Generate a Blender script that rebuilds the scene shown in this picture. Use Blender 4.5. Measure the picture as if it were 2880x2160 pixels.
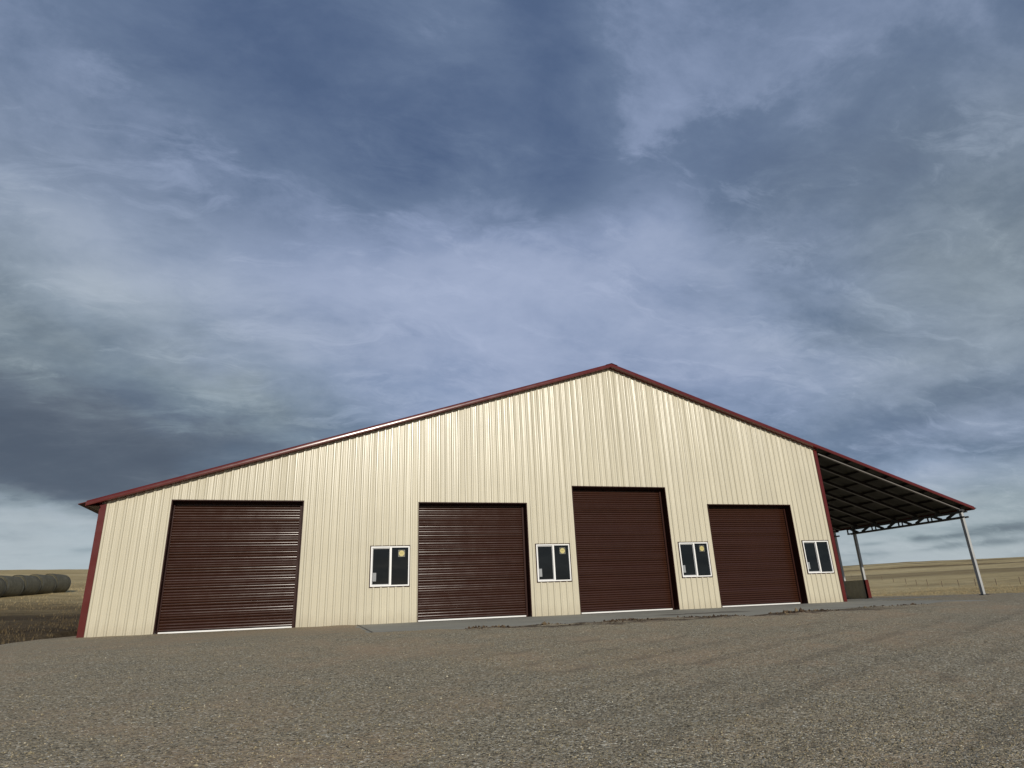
import bpy, math, random
import numpy as np
from mathutils import Vector, Matrix, noise
R = math.radians
random.seed(7)
rng = np.random.default_rng(7)
for o in list(bpy.data.objects):
    bpy.data.objects.remove(o)
scene = bpy.context.scene
COL = scene.collection

# ------------------------------------------------------------------ camera
CAM = Vector((0.0, -20.687, 0.339))
right = Vector((0.95618136, -0.29005043, -0.03984923))
up = Vector((-0.06104086, -0.33061731, 0.94178883))
fwd = Vector((0.2863411, 0.89808849, 0.33383504))
cd = bpy.data.cameras.new('camera')
cd.sensor_width = 36.0
cd.lens = 1764.75 / 2880 * 36.0
cd.clip_start = 0.05
cd.clip_end = 9000
cam = bpy.data.objects.new('camera', cd)
COL.objects.link(cam)
M = Matrix((right, up, -fwd)).transposed().to_4x4()
M.translation = CAM
cam.matrix_world = M
scene.camera = cam

# ------------------------------------------------------------------ sun, exposure
SUN_EL, SUN_AZ = 18.0, 183.5          # azimuth clockwise from +y: just behind the photographer
s_dir = Vector((math.sin(R(SUN_AZ)) * math.cos(R(SUN_EL)) * -1, math.cos(R(SUN_AZ)) * math.cos(R(SUN_EL)), math.sin(R(SUN_EL))))
s_dir.x = abs(s_dir.x)
sl = bpy.data.lights.new('sun', 'SUN')
sl.energy = 3.3
sl.angle = R(0.6)
sl.color = (1.0, 0.94, 0.83)
so = bpy.data.objects.new('sun', sl)
so.rotation_euler = s_dir.to_track_quat('Z', 'Y').to_euler()
so.location = (0, -60, 40)
COL.objects.link(so)
scene.view_settings.view_transform = 'Standard'
scene.view_settings.look = 'None'
scene.view_settings.exposure = 0.0
scene.view_settings.gamma = 1.0

# ------------------------------------------------------------------ sky
W = bpy.data.worlds.new('World')
scene.world = W
W.use_nodes = True
wt = W.node_tree
wt.nodes.clear()
class NB:
    """small helper to write node maths in a line"""
    def __init__(s, t): s.t = t
    def n(s, typ, **kw):
        x = s.t.nodes.new(typ)
        for k, v in kw.items(): setattr(x, k, v)
        return x
    def put(s, sock, v):
        if isinstance(v, bpy.types.NodeSocket): s.t.links.new(v, sock)
        else: sock.default_value = v
    def m(s, op, a, b=0.0, c=0.0):
        x = s.n('ShaderNodeMath', operation=op)
        s.put(x.inputs[0], a); s.put(x.inputs[1], b); s.put(x.inputs[2], c)
        return x.outputs[0]
    def vm(s, op, a, b=(0, 0, 0), scale=None):
        x = s.n('ShaderNodeVectorMath', operation=op)
        s.put(x.inputs[0], a); s.put(x.inputs[1], b)
        if scale is not None: s.put(x.inputs['Scale'], scale)
        return x.outputs[0]
    def xyz(s, a, b, c):
        x = s.n('ShaderNodeCombineXYZ')
        for i, v in enumerate((a, b, c)): s.put(x.inputs[i], v)
        return x.outputs[0]
    def noise(s, vec, scale, detail=4.0, rough=0.55, lac=2.0, dist=0.0):
        x = s.n('ShaderNodeTexNoise')
        s.put(x.inputs['Vector'], vec)
        x.inputs['Scale'].default_value = scale; x.inputs['Detail'].default_value = detail
        x.inputs['Roughness'].default_value = rough; x.inputs['Lacunarity'].default_value = lac
        x.inputs['Distortion'].default_value = dist
        return x
    def ramp(s, f, stops, interp='LINEAR'):
        x = s.n('ShaderNodeValToRGB')
        x.color_ramp.interpolation = interp
        e = x.color_ramp.elements
        while len(e) < len(stops): e.new(0.5)
        for i, (p, c) in enumerate(stops):
            e[i].position = p
            e[i].color = (*c, 1) if len(c) == 3 else c
        s.put(x.inputs[0], f)
        return x.outputs[0]
    def mix(s, f, a, b, mode='MIX'):
        x = s.n('ShaderNodeMix', data_type='RGBA', blend_type=mode)
        s.put(x.inputs[0], f)
        for sock, v in ((x.inputs[6], a), (x.inputs[7], b)):
            if not isinstance(v, bpy.types.NodeSocket): v = (*v, 1) if len(v) == 3 else v
            s.put(sock, v)
        return x.outputs[2]
    def rng(s, v, a, b, c=0.0, d=1.0, smooth=False):
        x = s.n('ShaderNodeMapRange')
        if smooth: x.interpolation_type = 'SMOOTHSTEP'
        s.put(x.inputs[0], v)
        for i, q in enumerate((a, b, c, d)): s.put(x.inputs[i + 1], q)
        return x.outputs[0]

B = NB(wt)
STR = 0.1
sky = B.n('ShaderNodeTexSky', sky_type='NISHITA')
sky.sun_disc = False
sky.sun_elevation = R(SUN_EL)
sky.sun_rotation = R(180.0)
sky.altitude = 1100
sky.air_density = 1.0; sky.dust_density = 1.5; sky.ozone_density = 1.5
tc = B.n('ShaderNodeTexCoord')
dirv = B.vm('NORMALIZE', tc.outputs['Generated'])
sp = B.n('ShaderNodeSeparateXYZ'); B.put(sp.inputs[0], dirv)
dx, dy, dz = sp.outputs
az = B.m('MULTIPLY', B.m('ARCTAN2', dx, dy), 57.2958)
el = B.m('MULTIPLY', B.m('ARCSINE', dz), 57.2958)
# cloud deck coordinates: a flat layer seen in perspective
inv = B.m('DIVIDE', 1.0, B.m('ADD', B.m('MAXIMUM', dz, 0.0), 0.24))
deck = B.xyz(B.m('MULTIPLY', dx, inv), B.m('MULTIPLY', dy, inv), 0.37)
wob = B.noise(deck, 1.5, 4.0, 0.6)
wsp = B.n('ShaderNodeSeparateColor'); B.put(wsp.inputs[0], wob.outputs['Color'])
waz = B.m('ADD', az, B.m('MULTIPLY', B.m('SUBTRACT', wsp.outputs[0], 0.5), 22.0))
wel = B.m('ADD', el, B.m('MULTIPLY', B.m('SUBTRACT', wsp.outputs[1], 0.5), 12.0))
def blob(a, e, sa, se, rot=0.0, soft=False, A=None, E=None):
    A = waz if A is None else A; E = wel if E is None else E
    da = B.m('SUBTRACT', A, a); de = B.m('SUBTRACT', E, e)
    if rot:
        c, s_ = math.cos(R(rot)), math.sin(R(rot))
        u = B.m('ADD', B.m('MULTIPLY', da, c), B.m('MULTIPLY', de, s_))
        v = B.m('SUBTRACT', B.m('MULTIPLY', de, c), B.m('MULTIPLY', da, s_))
    else:
        u, v = da, de
    u = B.m('DIVIDE', u, sa); v = B.m('DIVIDE', v, se)
    q = B.m('ADD', B.m('MULTIPLY', u, u), B.m('MULTIPLY', v, v))
    return B.m('EXPONENT', B.m('MULTIPLY', q, -1.0))
n1 = B.noise(deck, 1.25, 6.0, 0.55, 2.1, 0.3).outputs['Fac']
n2 = B.noise(B.vm('MULTIPLY', B.vm('ADD', deck, (3.1, 1.7, 0)), (1.0, 1.35, 1.0)), 3.4, 10.0, 0.62, 2.1, 0.25).outputs['Fac']
n3 = B.noise(B.vm('MULTIPLY', B.vm('ADD', deck, (7.1, 4.7, 0)), (1.0, 1.2, 1.0)), 11.0, 8.0, 0.62, 2.1, 0.2).outputs['Fac']
t = B.m('ADD', 0.52, B.m('MULTIPLY', B.m('SUBTRACT', n1, 0.5), 0.50))
t = B.m('ADD', t, B.m('MULTIPLY', B.m('SUBTRACT', n2, 0.5), 0.70))
t = B.m('ADD', t, B.m('MULTIPLY', B.m('SUBTRACT', n3, 0.5), 0.10))
for a, e, sa, se, rot, amp in (
        (-8, 48, 17, 7, 0, -0.16), (12, 40, 9, 4.5, 20, -0.20), (26, 49, 5, 12, 0, -0.20), (23, 38, 7, 4, 0, -0.14), (10, 56, 50, 13, 0, -0.17),
        (35, 45, 6, 7, 0, 0.04), (45, 34, 13, 4, 0, -0.08), (54, 41, 10, 6, 0, 0.08),
        (7, 31, 10, 3.2, 0, 0.12), (19, 29, 11, 3.5, 5, 0.16), (33, 30, 6, 3.5, 20, 0.16), (10, 23, 17, 7, 0, 0.14), (32, 22, 16, 6, 0, 0.16), (12, 17, 14, 4, 0, 0.14),
        (-18, 26.3, 4, 1.8, 0, 0.24), (-12, 27, 9, 4.5, -25, 0.16), (-24, 30, 9, 3, 0, 0.10), (-17, 21.7, 9, 2.0, 0, -0.12),
        (-17, 12.8, 13, 3.3, -4, -0.34), (-24, 17, 8, 3, 0, -0.14),
        (-20, 5.0, 22, 3.2, 0, 0.50), (54, 12.5, 13, 2.0, 0, -0.06), (48, 17, 20, 3.5, 0, 0.14), (50, 7, 18, 3.0, 0, 0.34), (50, 2, 25, 2.6, 0, 0.46)):
    t = B.m('ADD', t, B.m('MULTIPLY', blob(a, e, sa, se, rot), amp))
# ragged cloud fronts: a bright bank below a wandering edge, another bank high on the right, a slate shelf low on the left
fel = B.m('ADD', el, B.m('ADD', B.m('MULTIPLY', B.m('SUBTRACT', n2, 0.5), 16.0), B.m('ADD', B.m('MULTIPLY', B.m('SUBTRACT', n3, 0.5), 7.0), B.m('MULTIPLY', B.m('SUBTRACT', n1, 0.5), 9.0))))
faz = B.m('ADD', az, B.m('ADD', B.m('MULTIPLY', B.m('SUBTRACT', n2, 0.5), 12.0), B.m('MULTIPLY', B.m('SUBTRACT', n3, 0.5), 8.0)))
edge = B.m('ADD', 33.0, B.m('MULTIPLY', blob(30, 35, 11, 60, A=az, E=el), 4.5))
bank = B.m('MULTIPLY', B.rng(B.m('SUBTRACT', edge, fel), -1.2, 3.0, 0, 1, True), B.rng(el, 12, 22, 0.0, 1, True))
bank = B.m('MULTIPLY', bank, B.m('ADD', blob(16, 27, 26, 14, A=az, E=el), B.m('MULTIPLY', blob(-18, 26, 14, 8, A=az, E=el), 0.6)))
t = B.m('ADD', t, B.m('MULTIPLY', bank, 0.19))
high = B.m('MULTIPLY', B.rng(faz, 27.5, 34.0, 0, 1, True), B.m('MULTIPLY', B.rng(fel, 38, 41, 0, 1, True), B.rng(az, 62, 33, 0.2, 1)))
t = B.m('ADD', t, B.m('MULTIPLY', high, 0.11))
sel = B.m('ADD', el, B.m('ADD', B.m('MULTIPLY', B.m('SUBTRACT', n2, 0.5), 5.0), B.m('ADD', B.m('MULTIPLY', B.m('SUBTRACT', n3, 0.5), 2.0), B.m('MULTIPLY', B.m('ADD', az, 20), 0.10))))
shelf = B.m('MULTIPLY', B.m('MULTIPLY', B.rng(sel, 8.3, 9.8, 0, 1, True), B.rng(sel, 19, 12, 0, 1, True)), B.rng(faz, 6, -12, 0, 1, True))
t = B.m('ADD', t, B.m('MULTIPLY', shelf, -0.34))
# thin ragged wisps
wv = B.noise(B.vm('MULTIPLY', B.vm('ADD', deck, B.vm('SCALE', wob.outputs['Color'], scale=0.35)), (2.6, 6.0, 1.0)), 1.7, 12.0, 0.64, 2.2, 0.5).outputs['Fac']
t = B.m('ADD', t, B.m('MULTIPLY', B.rng(wv, 0.50, 0.72, 0.0, 0.16, True), B.rng(el, 45, 30, 0.4, 1.0)))
# small dark lens clouds low over the hills
laz = B.m('ADD', az, B.m('MULTIPLY', B.m('SUBTRACT', wsp.outputs[2], 0.5), 2.5))
lel = B.m('ADD', el, B.m('MULTIPLY', B.m('SUBTRACT', n2, 0.5), 0.7))
for a, e, sa, se, amp in ((49.3, 3.5, 1.0, .22, -.40), (51.6, 3.5, 1.6, .22, -.36), (55.2, 3.75, 2.4, .42, -.40), (50.6, 2.85, 2.0, .25, -.30),
                          (54.6, 2.95, 2.6, .3, -.40), (45.6, 3.5, 1.3, .16, -.34), (45.6, 2.7, 1.5, .16, -.24),
                          (-16.2, 5.2, 1.0, .3, -.25), (-20.8, 6.0, 1.6, .35, -.2), (-18.5, 4.8, 2.5, .15, -.1)):
    t = B.m('ADD', t, B.m('MULTIPLY', blob(a, e, sa, se, 0, A=laz, E=lel), amp))
# soft shoulders so that no patch of cloud goes flat
t = B.m('DIVIDE', 1.0, B.m('ADD', 1.0, B.m('EXPONENT', B.m('MULTIPLY', B.m('SUBTRACT', t, 0.500), -4.6))))
k = 1.0 / STR
def sc(c): return tuple(q * k for q in c)
blue = B.ramp(t, [(0.0, sc((.052, .088, .170))), (0.25, sc((.085, .130, .235))), (0.5, sc((.140, .195, .310))), (0.75, sc((.255, .320, .475))), (1.0, sc((.420, .485, .655)))])
grey = B.ramp(t, [(0.0, sc((.072, .093, .130))), (0.25, sc((.118, .145, .185))), (0.5, sc((.185, .230, .270))), (0.75, sc((.300, .358, .400))), (1.0, sc((.460, .520, .560)))])
g = B.m('ADD', B.m('ADD', blob(-26, 20, 19, 13), blob(-12, 13, 14, 6)), B.m('MULTIPLY', blob(60, 22, 16, 14), 0.9))
g = B.m('ADD', g, B.rng(el, 10.0, 4.0, 0.0, 1.0, True))
g = B.m('MINIMUM', g, 1.0)
cl = B.mix(g, blue, grey)
# thin places let the clear sky through
clear = B.rng(n1, 0.30, 0.62, 0.16, 0.03, True)
colr = B.mix(clear, cl, sky.outputs[0])
bg = B.n('ShaderNodeBackground')
B.put(bg.inputs[0], colr); bg.inputs[1].default_value = STR
wo = B.n('ShaderNodeOutputWorld')
wt.links.new(bg.outputs[0], wo.inputs[0])

# ------------------------------------------------------------------ helpers
class MB:
    def __init__(s): s.v = []; s.f = []
    def face(s, pts):
        i = len(s.v); s.v += [tuple(p) for p in pts]; s.f.append(tuple(range(i, i + len(pts)))); return s
    def box(s, x0, x1, y0, y1, z0, z1):
        i = len(s.v)
        s.v += [(x0, y0, z0), (x1, y0, z0), (x1, y1, z0), (x0, y1, z0), (x0, y0, z1), (x1, y0, z1), (x1, y1, z1), (x0, y1, z1)]
        s.f += [tuple(i + q for q in f) for f in ((0, 3, 2, 1), (4, 5, 6, 7), (0, 1, 5, 4), (1, 2, 6, 5), (2, 3, 7, 6), (3, 0, 4, 7))]
        return s
    def bar(s, p0, p1, w, h, upv=(0, 0, 1)):
        p0, p1 = Vector(p0), Vector(p1)
        d = (p1 - p0).normalized(); sx = d.cross(Vector(upv)).normalized(); sz = sx.cross(d)
        i = len(s.v)
        for p in (p0, p1):
            for a, b in ((-1, -1), (1, -1), (1, 1), (-1, 1)):
                s.v.append(tuple(p + sx * (a * w / 2) + sz * (b * h / 2)))
        s.f += [tuple(i + q for q in f) for f in ((3, 2, 1, 0), (4, 5, 6, 7), (0, 1, 5, 4), (1, 2, 6, 5), (2, 3, 7, 6), (3, 0, 4, 7))]
        return s
    def extrude(s, prof, p0, p1):
        """closed profile: list of 3D offset vectors, swept from p0 to p1"""
        p0, p1 = Vector(p0), Vector(p1); n = len(prof); i = len(s.v)
        for p in (p0, p1):
            for q in prof: s.v.append(tuple(p + Vector(q)))
        s.f.append(tuple(i + n - 1 - j for j in range(n))); s.f.append(tuple(i + n + j for j in range(n)))
        for j in range(n):
            a, b = j, (j + 1) % n
            s.f.append((i + a, i + b, i + n + b, i + n + a))
        return s
    def build(s, name, mat, parent=None, smooth=False, recalc=True):
        me = bpy.data.meshes.new(name)
        me.from_pydata(s.v, [], s.f)
        if recalc:
            import bmesh
            bm = bmesh.new(); bm.from_mesh(me)
            bmesh.ops.recalc_face_normals(bm, faces=bm.faces)
            bm.to_mesh(me); bm.free()
        me.materials.append(mat)
        if smooth:
            for p in me.polygons: p.use_smooth = True
        o = bpy.data.objects.new(name, me)
        COL.objects.link(o)
        if parent is not None: o.parent = parent
        return o
def np_mesh(name, V, F, mat, parent=None, smooth=False):
    V = np.asarray(V, np.float32); F = np.asarray(F, np.int32)
    me = bpy.data.meshes.new(name); k_ = F.shape[1]
    me.vertices.add(len(V)); me.vertices.foreach_set('co', V.ravel())
    me.loops.add(F.size); me.loops.foreach_set('vertex_index', F.ravel())
    me.polygons.add(len(F)); me.polygons.foreach_set('loop_start', np.arange(0, F.size, k_, dtype=np.int32))
    me.polygons.foreach_set('use_smooth', np.full(len(F), smooth))
    me.update(calc_edges=True); me.validate()
    me.materials.append(mat)
    o = bpy.data.objects.new(name, me); COL.objects.link(o)
    if parent is not None: o.parent = parent
    return o
def thing(name, label, cat, loc=(0, 0, 0), rz=0.0, group=None):
    o = bpy.data.objects.new(name, None); COL.objects.link(o)
    o.location = loc; o.rotation_euler = (0, 0, rz); o['label'] = label; o['category'] = cat
    if group: o['group'] = group
    return o
def structure(o): o['kind'] = 'structure'; return o
def stuff(o, label, cat): o['kind'] = 'stuff'; o['label'] = label; o['category'] = cat; return o

# ------------------------------------------------------------------ materials
def mat(name, base, rough=0.5, spec=0.5, metal=0.0):
    m = bpy.data.materials.new(name); m.use_nodes = True
    p = m.node_tree.nodes['Principled BSDF']
    p.inputs['Base Color'].default_value = (*base, 1); p.inputs['Roughness'].default_value = rough
    p.inputs['Specular IOR Level'].default_value = spec; p.inputs['Metallic'].default_value = metal
    return m, NB(m.node_tree), p
def bump(b, p, height, strength, dist):
    x = b.n('ShaderNodeBump'); x.inputs['Strength'].default_value = strength; x.inputs['Distance'].default_value = dist
    b.put(x.inputs['Height'], height); b.t.links.new(x.outputs[0], p.inputs['Normal']); return x
def objco(b): return b.n('ShaderNodeTexCoord').outputs['Object']

def painted_metal(name, base, rough, var=0.08, wave=None, wstr=0.3, wdist=0.02, dirt=0.0, spec=0.4):
    m, b, p = mat(name, base, rough, spec)
    c = objco(b)
    n = b.noise(c, 0.9, 4, 0.6).outputs['Fac']
    f = b.rng(n, 0.3, 0.7, 1 - var, 1 + var)
    col = b.vm('SCALE', (base[0], base[1], base[2]), scale=f)
    if dirt:
        sp_ = b.n('ShaderNodeSeparateXYZ'); b.put(sp_.inputs[0], c)
        nd = b.noise(b.vm('MULTIPLY', c, (6, 6, 1.2)), 1.0, 4, 0.6).outputs['Fac']
        hgt = b.m('ADD', sp_.outputs[2], b.m('MULTIPLY', b.m('SUBTRACT', nd, 0.5), 0.8))
        dm = b.rng(hgt, 0.0, 0.45, dirt, 0.0, True)
        col = b.mix(dm, col, (0.30, 0.245, 0.17))
    b.t.links.new(col, p.inputs['Base Color'])
    rn = b.noise(c, 3.0, 3, 0.6).outputs['Fac']
    b.t.links.new(b.rng(rn, 0.3, 0.7, rough * 0.85, rough * 1.2), p.inputs['Roughness'])
    if wave:
        h = b.noise(b.vm('MULTIPLY', c, wave), 1.0, 3, 0.55).outputs['Fac']
        bump(b, p, h, wstr, wdist)
    return m
def cream_mat():
    base = (0.555, 0.508, 0.385)
    m, b, p = mat('cream_painted_steel', base, 0.27, 0.40)
    c = objco(b)
    sp_ = b.n('ShaderNodeSeparateXYZ'); b.put(sp_.inputs[0], c)
    n = b.noise(c, 0.7, 4, 0.6).outputs['Fac']
    wn = b.n('ShaderNodeTexWhiteNoise', noise_dimensions='1D'); b.put(wn.inputs['W'], b.m('FLOOR', b.m('DIVIDE', sp_.outputs[0], 0.9144)))
    col = b.vm('SCALE', base, scale=b.m('MULTIPLY', b.rng(n, 0.3, 0.7, 0.97, 1.03), b.rng(wn.outputs[0], 0, 1, 0.965, 1.03)))
    nd = b.noise(b.vm('MULTIPLY', c, (6, 6, 1.2)), 1.0, 4, 0.6).outputs['Fac']
    hgt = b.m('ADD', sp_.outputs[2], b.m('MULTIPLY', b.m('SUBTRACT', nd, 0.5), 0.8))
    col = b.mix(b.rng(hgt, 0.0, 0.40, 0.28, 0.0, True), col, (0.34, 0.285, 0.20))
    b.t.links.new(col, p.inputs['Base Color'])
    rn = b.noise(c, 2.0, 3, 0.6).outputs['Fac']
    b.t.links.new(b.rng(rn, 0.3, 0.7, 0.24, 0.29), p.inputs['Roughness'])
    # oil-canning: the flat pans of each sheet wander a few degrees, far more across than along
    h1 = b.noise(b.vm('MULTIPLY', c, (12.0, 12.0, 0.07)), 1.0, 3, 0.6).outputs['Fac']
    h2 = b.noise(b.vm('MULTIPLY', c, (1.7, 1.7, 0.22)), 1.0, 2, 0.5).outputs['Fac']
    bump(b, p, b.m('ADD', b.m('MULTIPLY', h1, 0.62), b.m('MULTIPLY', h2, 0.20)), 0.26, 0.05)
    return m
M_cream = cream_mat()
M_red = painted_metal('barn_red_painted_steel', (0.098, 0.0135, 0.0110), 0.23, 0.08, (0.5, 2, 2), 0.06, 0.02, 0, 0.4)
M_brown = painted_metal('dark_brown_painted_steel', (0.030, 0.0095, 0.0065), 0.45, 0.10, None, .3, .02, 0, .12)
M_slat = painted_metal('brown_shutter_steel', (0.040, 0.0150, 0.0085), 0.20, 0.06, None, .3, .02, 0, 0.42)
M_white = painted_metal('white_vinyl', (0.80, 0.79, 0.76), 0.4, 0.03)
M_sash = painted_metal('grey_white_sash', (0.50, 0.50, 0.50), 0.45, 0.05)
M_bar = painted_metal('pale_aluminium', (0.78, 0.77, 0.74), 0.35, 0.05)
M_galv = painted_metal('galvanised_steel', (0.40, 0.405, 0.40), 0.45, 0.14)
M_rafter = painted_metal('lit_flange_steel', (0.19, 0.175, 0.165), 0.5, 0.15)  # paler copy for rafter flanges: bounced ground light put into the colour
M_purlin = painted_metal('shaded_lean_to_steel', (0.020, 0.014, 0.012), 0.55, 0.15)  # dark copy for rafter webs, also the purlins: roof shade put into the colour
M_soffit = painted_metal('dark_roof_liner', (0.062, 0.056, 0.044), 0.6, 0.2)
M_truss = painted_metal('dark_truss_steel', (0.045, 0.045, 0.047), 0.5, 0.15)
M_inside = painted_metal('shop_interior_wall', (0.10, 0.095, 0.085), 0.7, 0.2)
M_dark = painted_metal('black_rubber', (0.02, 0.018, 0.016), 0.6, 0.1)

def concrete():
    m, b, p = mat('concrete', (0.3, 0.3, 0.28), 0.85, 0.3)
    c = objco(b)
    n = b.noise(c, 0.7, 6, 0.65).outputs['Fac']; n2_ = b.noise(c, 18, 4, 0.7).outputs['Fac']
    v = b.m('ADD', b.m('MULTIPLY', n, 0.6), b.m('MULTIPLY', n2_, 0.4))
    col = b.ramp(v, [(0.3, (0.225, 0.215, 0.175)), (0.5, (0.285, 0.273, 0.225)), (0.7, (0.345, 0.328, 0.265))])
    st = b.noise(b.vm('MULTIPLY', c, (0.35, 1.6, 1)), 1.0, 5, 0.6).outputs['Fac']
    col = b.mix(b.rng(st, 0.60, 0.70, 0, 0.45, True), col, (0.12, 0.10, 0.075))
    # one dark wet streak lying on the apron
    sx = b.n('ShaderNodeSeparateXYZ'); b.put(sx.inputs[0], c)
    wob_ = b.m('MULTIPLY', b.m('SUBTRACT', b.noise(c, 1.5, 4).outputs['Fac'], 0.5), 1.2)
    a1 = b.m('ABSOLUTE', b.m('DIVIDE', b.m('SUBTRACT', sx.outputs[0], 10.9), 1.5))
    a2 = b.m('ABSOLUTE', b.m('DIVIDE', b.m('ADD', b.m('SUBTRACT', sx.outputs[1], -3.75), wob_), 0.42))
    col = b.mix(b.rng(b.m('MAXIMUM', a1, a2), 0.7, 1.05, 0.75, 0.0, True), col, (0.06, 0.045, 0.035))
    b.t.links.new(col, p.inputs['Base Color'])
    bump(b, p, n2_, 0.25, 0.01)
    return m
M_conc = concrete()

def gravel_mat():
    m, b, p = mat('gravel', (0.2, 0.18, 0.15), 0.92, 0.25)
    c = objco(b)
    big = b.noise(c, 0.22, 5, 0.6).outputs['Fac']
    mid = b.noise(c, 1.3, 5, 0.65).outputs['Fac']
    fines = b.m('ADD', b.m('MULTIPLY', big, 0.55), b.m('MULTIPLY', mid, 0.45))     # where the sandy fines lie
    dirt = b.ramp(fines, [(0.38, (0.330, 0.277, 0.178)), (0.47, (0.352, 0.278, 0.170)), (0.54, (0.378, 0.278, 0.168)), (0.64, (0.395, 0.272, 0.164))])
    vo = b.n('ShaderNodeTexVoronoi', feature='F1'); vo.inputs['Scale'].default_value = 58; vo.inputs['Randomness'].default_value = 1.0
    b.put(vo.inputs['Vector'], b.vm('ADD', c, b.vm('SCALE', b.noise(c, 30, 2).outputs['Color'], scale=0.015)))
    sc_ = b.n('ShaderNodeSeparateColor'); b.put(sc_.inputs[0], vo.outputs['Color'])
    stone = b.ramp(sc_.outputs[0], [(0.0, (0.055, 0.047, 0.032)), (0.3, (0.200, 0.172, 0.115)), (0.6, (0.355, 0.306, 0.210)), (0.90, (0.48, 0.418, 0.300)), (1.0, (0.88, 0.82, 0.66))])
    sxx = b.n('ShaderNodeSeparateXYZ'); b.put(sxx.inputs[0], c)
    # the yard is stonier towards the road and to the right, sandier near the building
    lie = b.m('ADD', b.m('MULTIPLY', b.m('ADD', sxx.outputs[1], 13.0), 0.010), b.m('MULTIPLY', b.m('SUBTRACT', sxx.outputs[0], 4.0), -0.006))
    fines = b.m('ADD', fines, lie)
    cov = b.rng(b.m('ADD', fines, b.m('MULTIPLY', b.m('SUBTRACT', sc_.outputs[1], 0.5), 0.26)), 0.42, 0.62, 1.0, 0.34, True)
    col = b.mix(cov, dirt, stone)
    f = b.noise(c, 110, 3, 0.7).outputs['Fac']
    col = b.vm('SCALE', col, scale=b.rng(f, 0.25, 0.75, 0.72, 1.28))
    # dark damp crumbs pushed up along the edge of the concrete
    sx = b.n('ShaderNodeSeparateXYZ'); b.put(sx.inputs[0], c)
    ed = b.m('ABSOLUTE', b.m('ADD', sx.outputs[1], b.m('ADD', 6.45, b.m('MULTIPLY', b.m('SUBTRACT', mid, 0.5), 1.6))))
    inx = b.m('MULTIPLY', b.rng(sx.outputs[0], 2.8, 4.5, 0, 1, True), b.rng(sx.outputs[0], 13.0, 16.0, 1, 0, True))
    spots = b.rng(b.noise(b.vm('MULTIPLY', c, (0.8, 1.6, 1)), 1.4, 5, 0.7).outputs['Fac'], 0.45, 0.52, 0, 1, True)
    col = b.mix(b.m('MULTIPLY', b.m('MULTIPLY', b.rng(ed, 0.35, 0.95, 0.92, 0, True), inx), spots), col, (0.065, 0.043, 0.027))
    # tyre tracks sweeping across the right of the yard: lines of darker, churned stone
    uu = b.m('ADD', b.m('MULTIPLY', b.m('SUBTRACT', sxx.outputs[0], 6.0), -0.436), b.m('MULTIPLY', b.m('ADD', sxx.outputs[1], 15.0), 0.9))
    trk = b.m('SINE', b.m('ADD', b.m('MULTIPLY', uu, 7.0), b.m('MULTIPLY', mid, 3.0)))
    trm = b.m('MULTIPLY', b.m('MULTIPLY', b.rng(trk, 0.45, 0.95, 0, 1, True), b.rng(sxx.outputs[0], 0.5, 4.0, 0, 1, True)), b.m('MULTIPLY', b.rng(sxx.outputs[1], -7.5, -10, 0, 1, True), b.rng(mid, 0.40, 0.58, 0, 0.34, True)))
    col = b.mix(trm, col, (0.10, 0.088, 0.062))
    b.t.links.new(col, p.inputs['Base Color'])
    h = b.m('ADD', b.m('MULTIPLY', b.m('MULTIPLY', b.rng(vo.outputs['Distance'], 0.0, 0.7, 1, 0), cov), 0.8), b.m('ADD', b.m('MULTIPLY', f, 0.35), b.m('MULTIPLY', b.noise(c, 9, 4, 0.6).outputs['Fac'], 1.6)))
    bump(b, p, h, 1.0, 0.019)
    return m
M_gravel = gravel_mat()
def stone_mat():
    m, b, p = mat('loose_stone', (0.2, 0.18, 0.16), 0.85, 0.3)
    r_ = b.n('ShaderNodeNewGeometry').outputs['Random Per Island']
    col = b.ramp(r_, [(0.0, (0.10, 0.083, 0.05)), (0.35, (0.25, 0.208, 0.125)), (0.7, (0.36, 0.300, 0.18)), (0.96, (0.47, 0.40, 0.26)), (1.0, (0.72, 0.66, 0.50))])
    b.t.links.new(col, p.inputs['Base Color']); return m
M_stone = stone_mat()
def clod_mat():
    m, b, p = mat('dark_soil', (0.06, 0.04, 0.025), 0.95, 0.2)
    r_ = b.n('ShaderNodeNewGeometry').outputs['Random Per Island']
    b.t.links.new(b.ramp(r_, [(0.0, (0.035, 0.022, 0.013)), (0.7, (0.085, 0.055, 0.033)), (1.0, (0.19, 0.14, 0.08))]), p.inputs['Base Color']); return m
M_clod = clod_mat()
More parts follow.
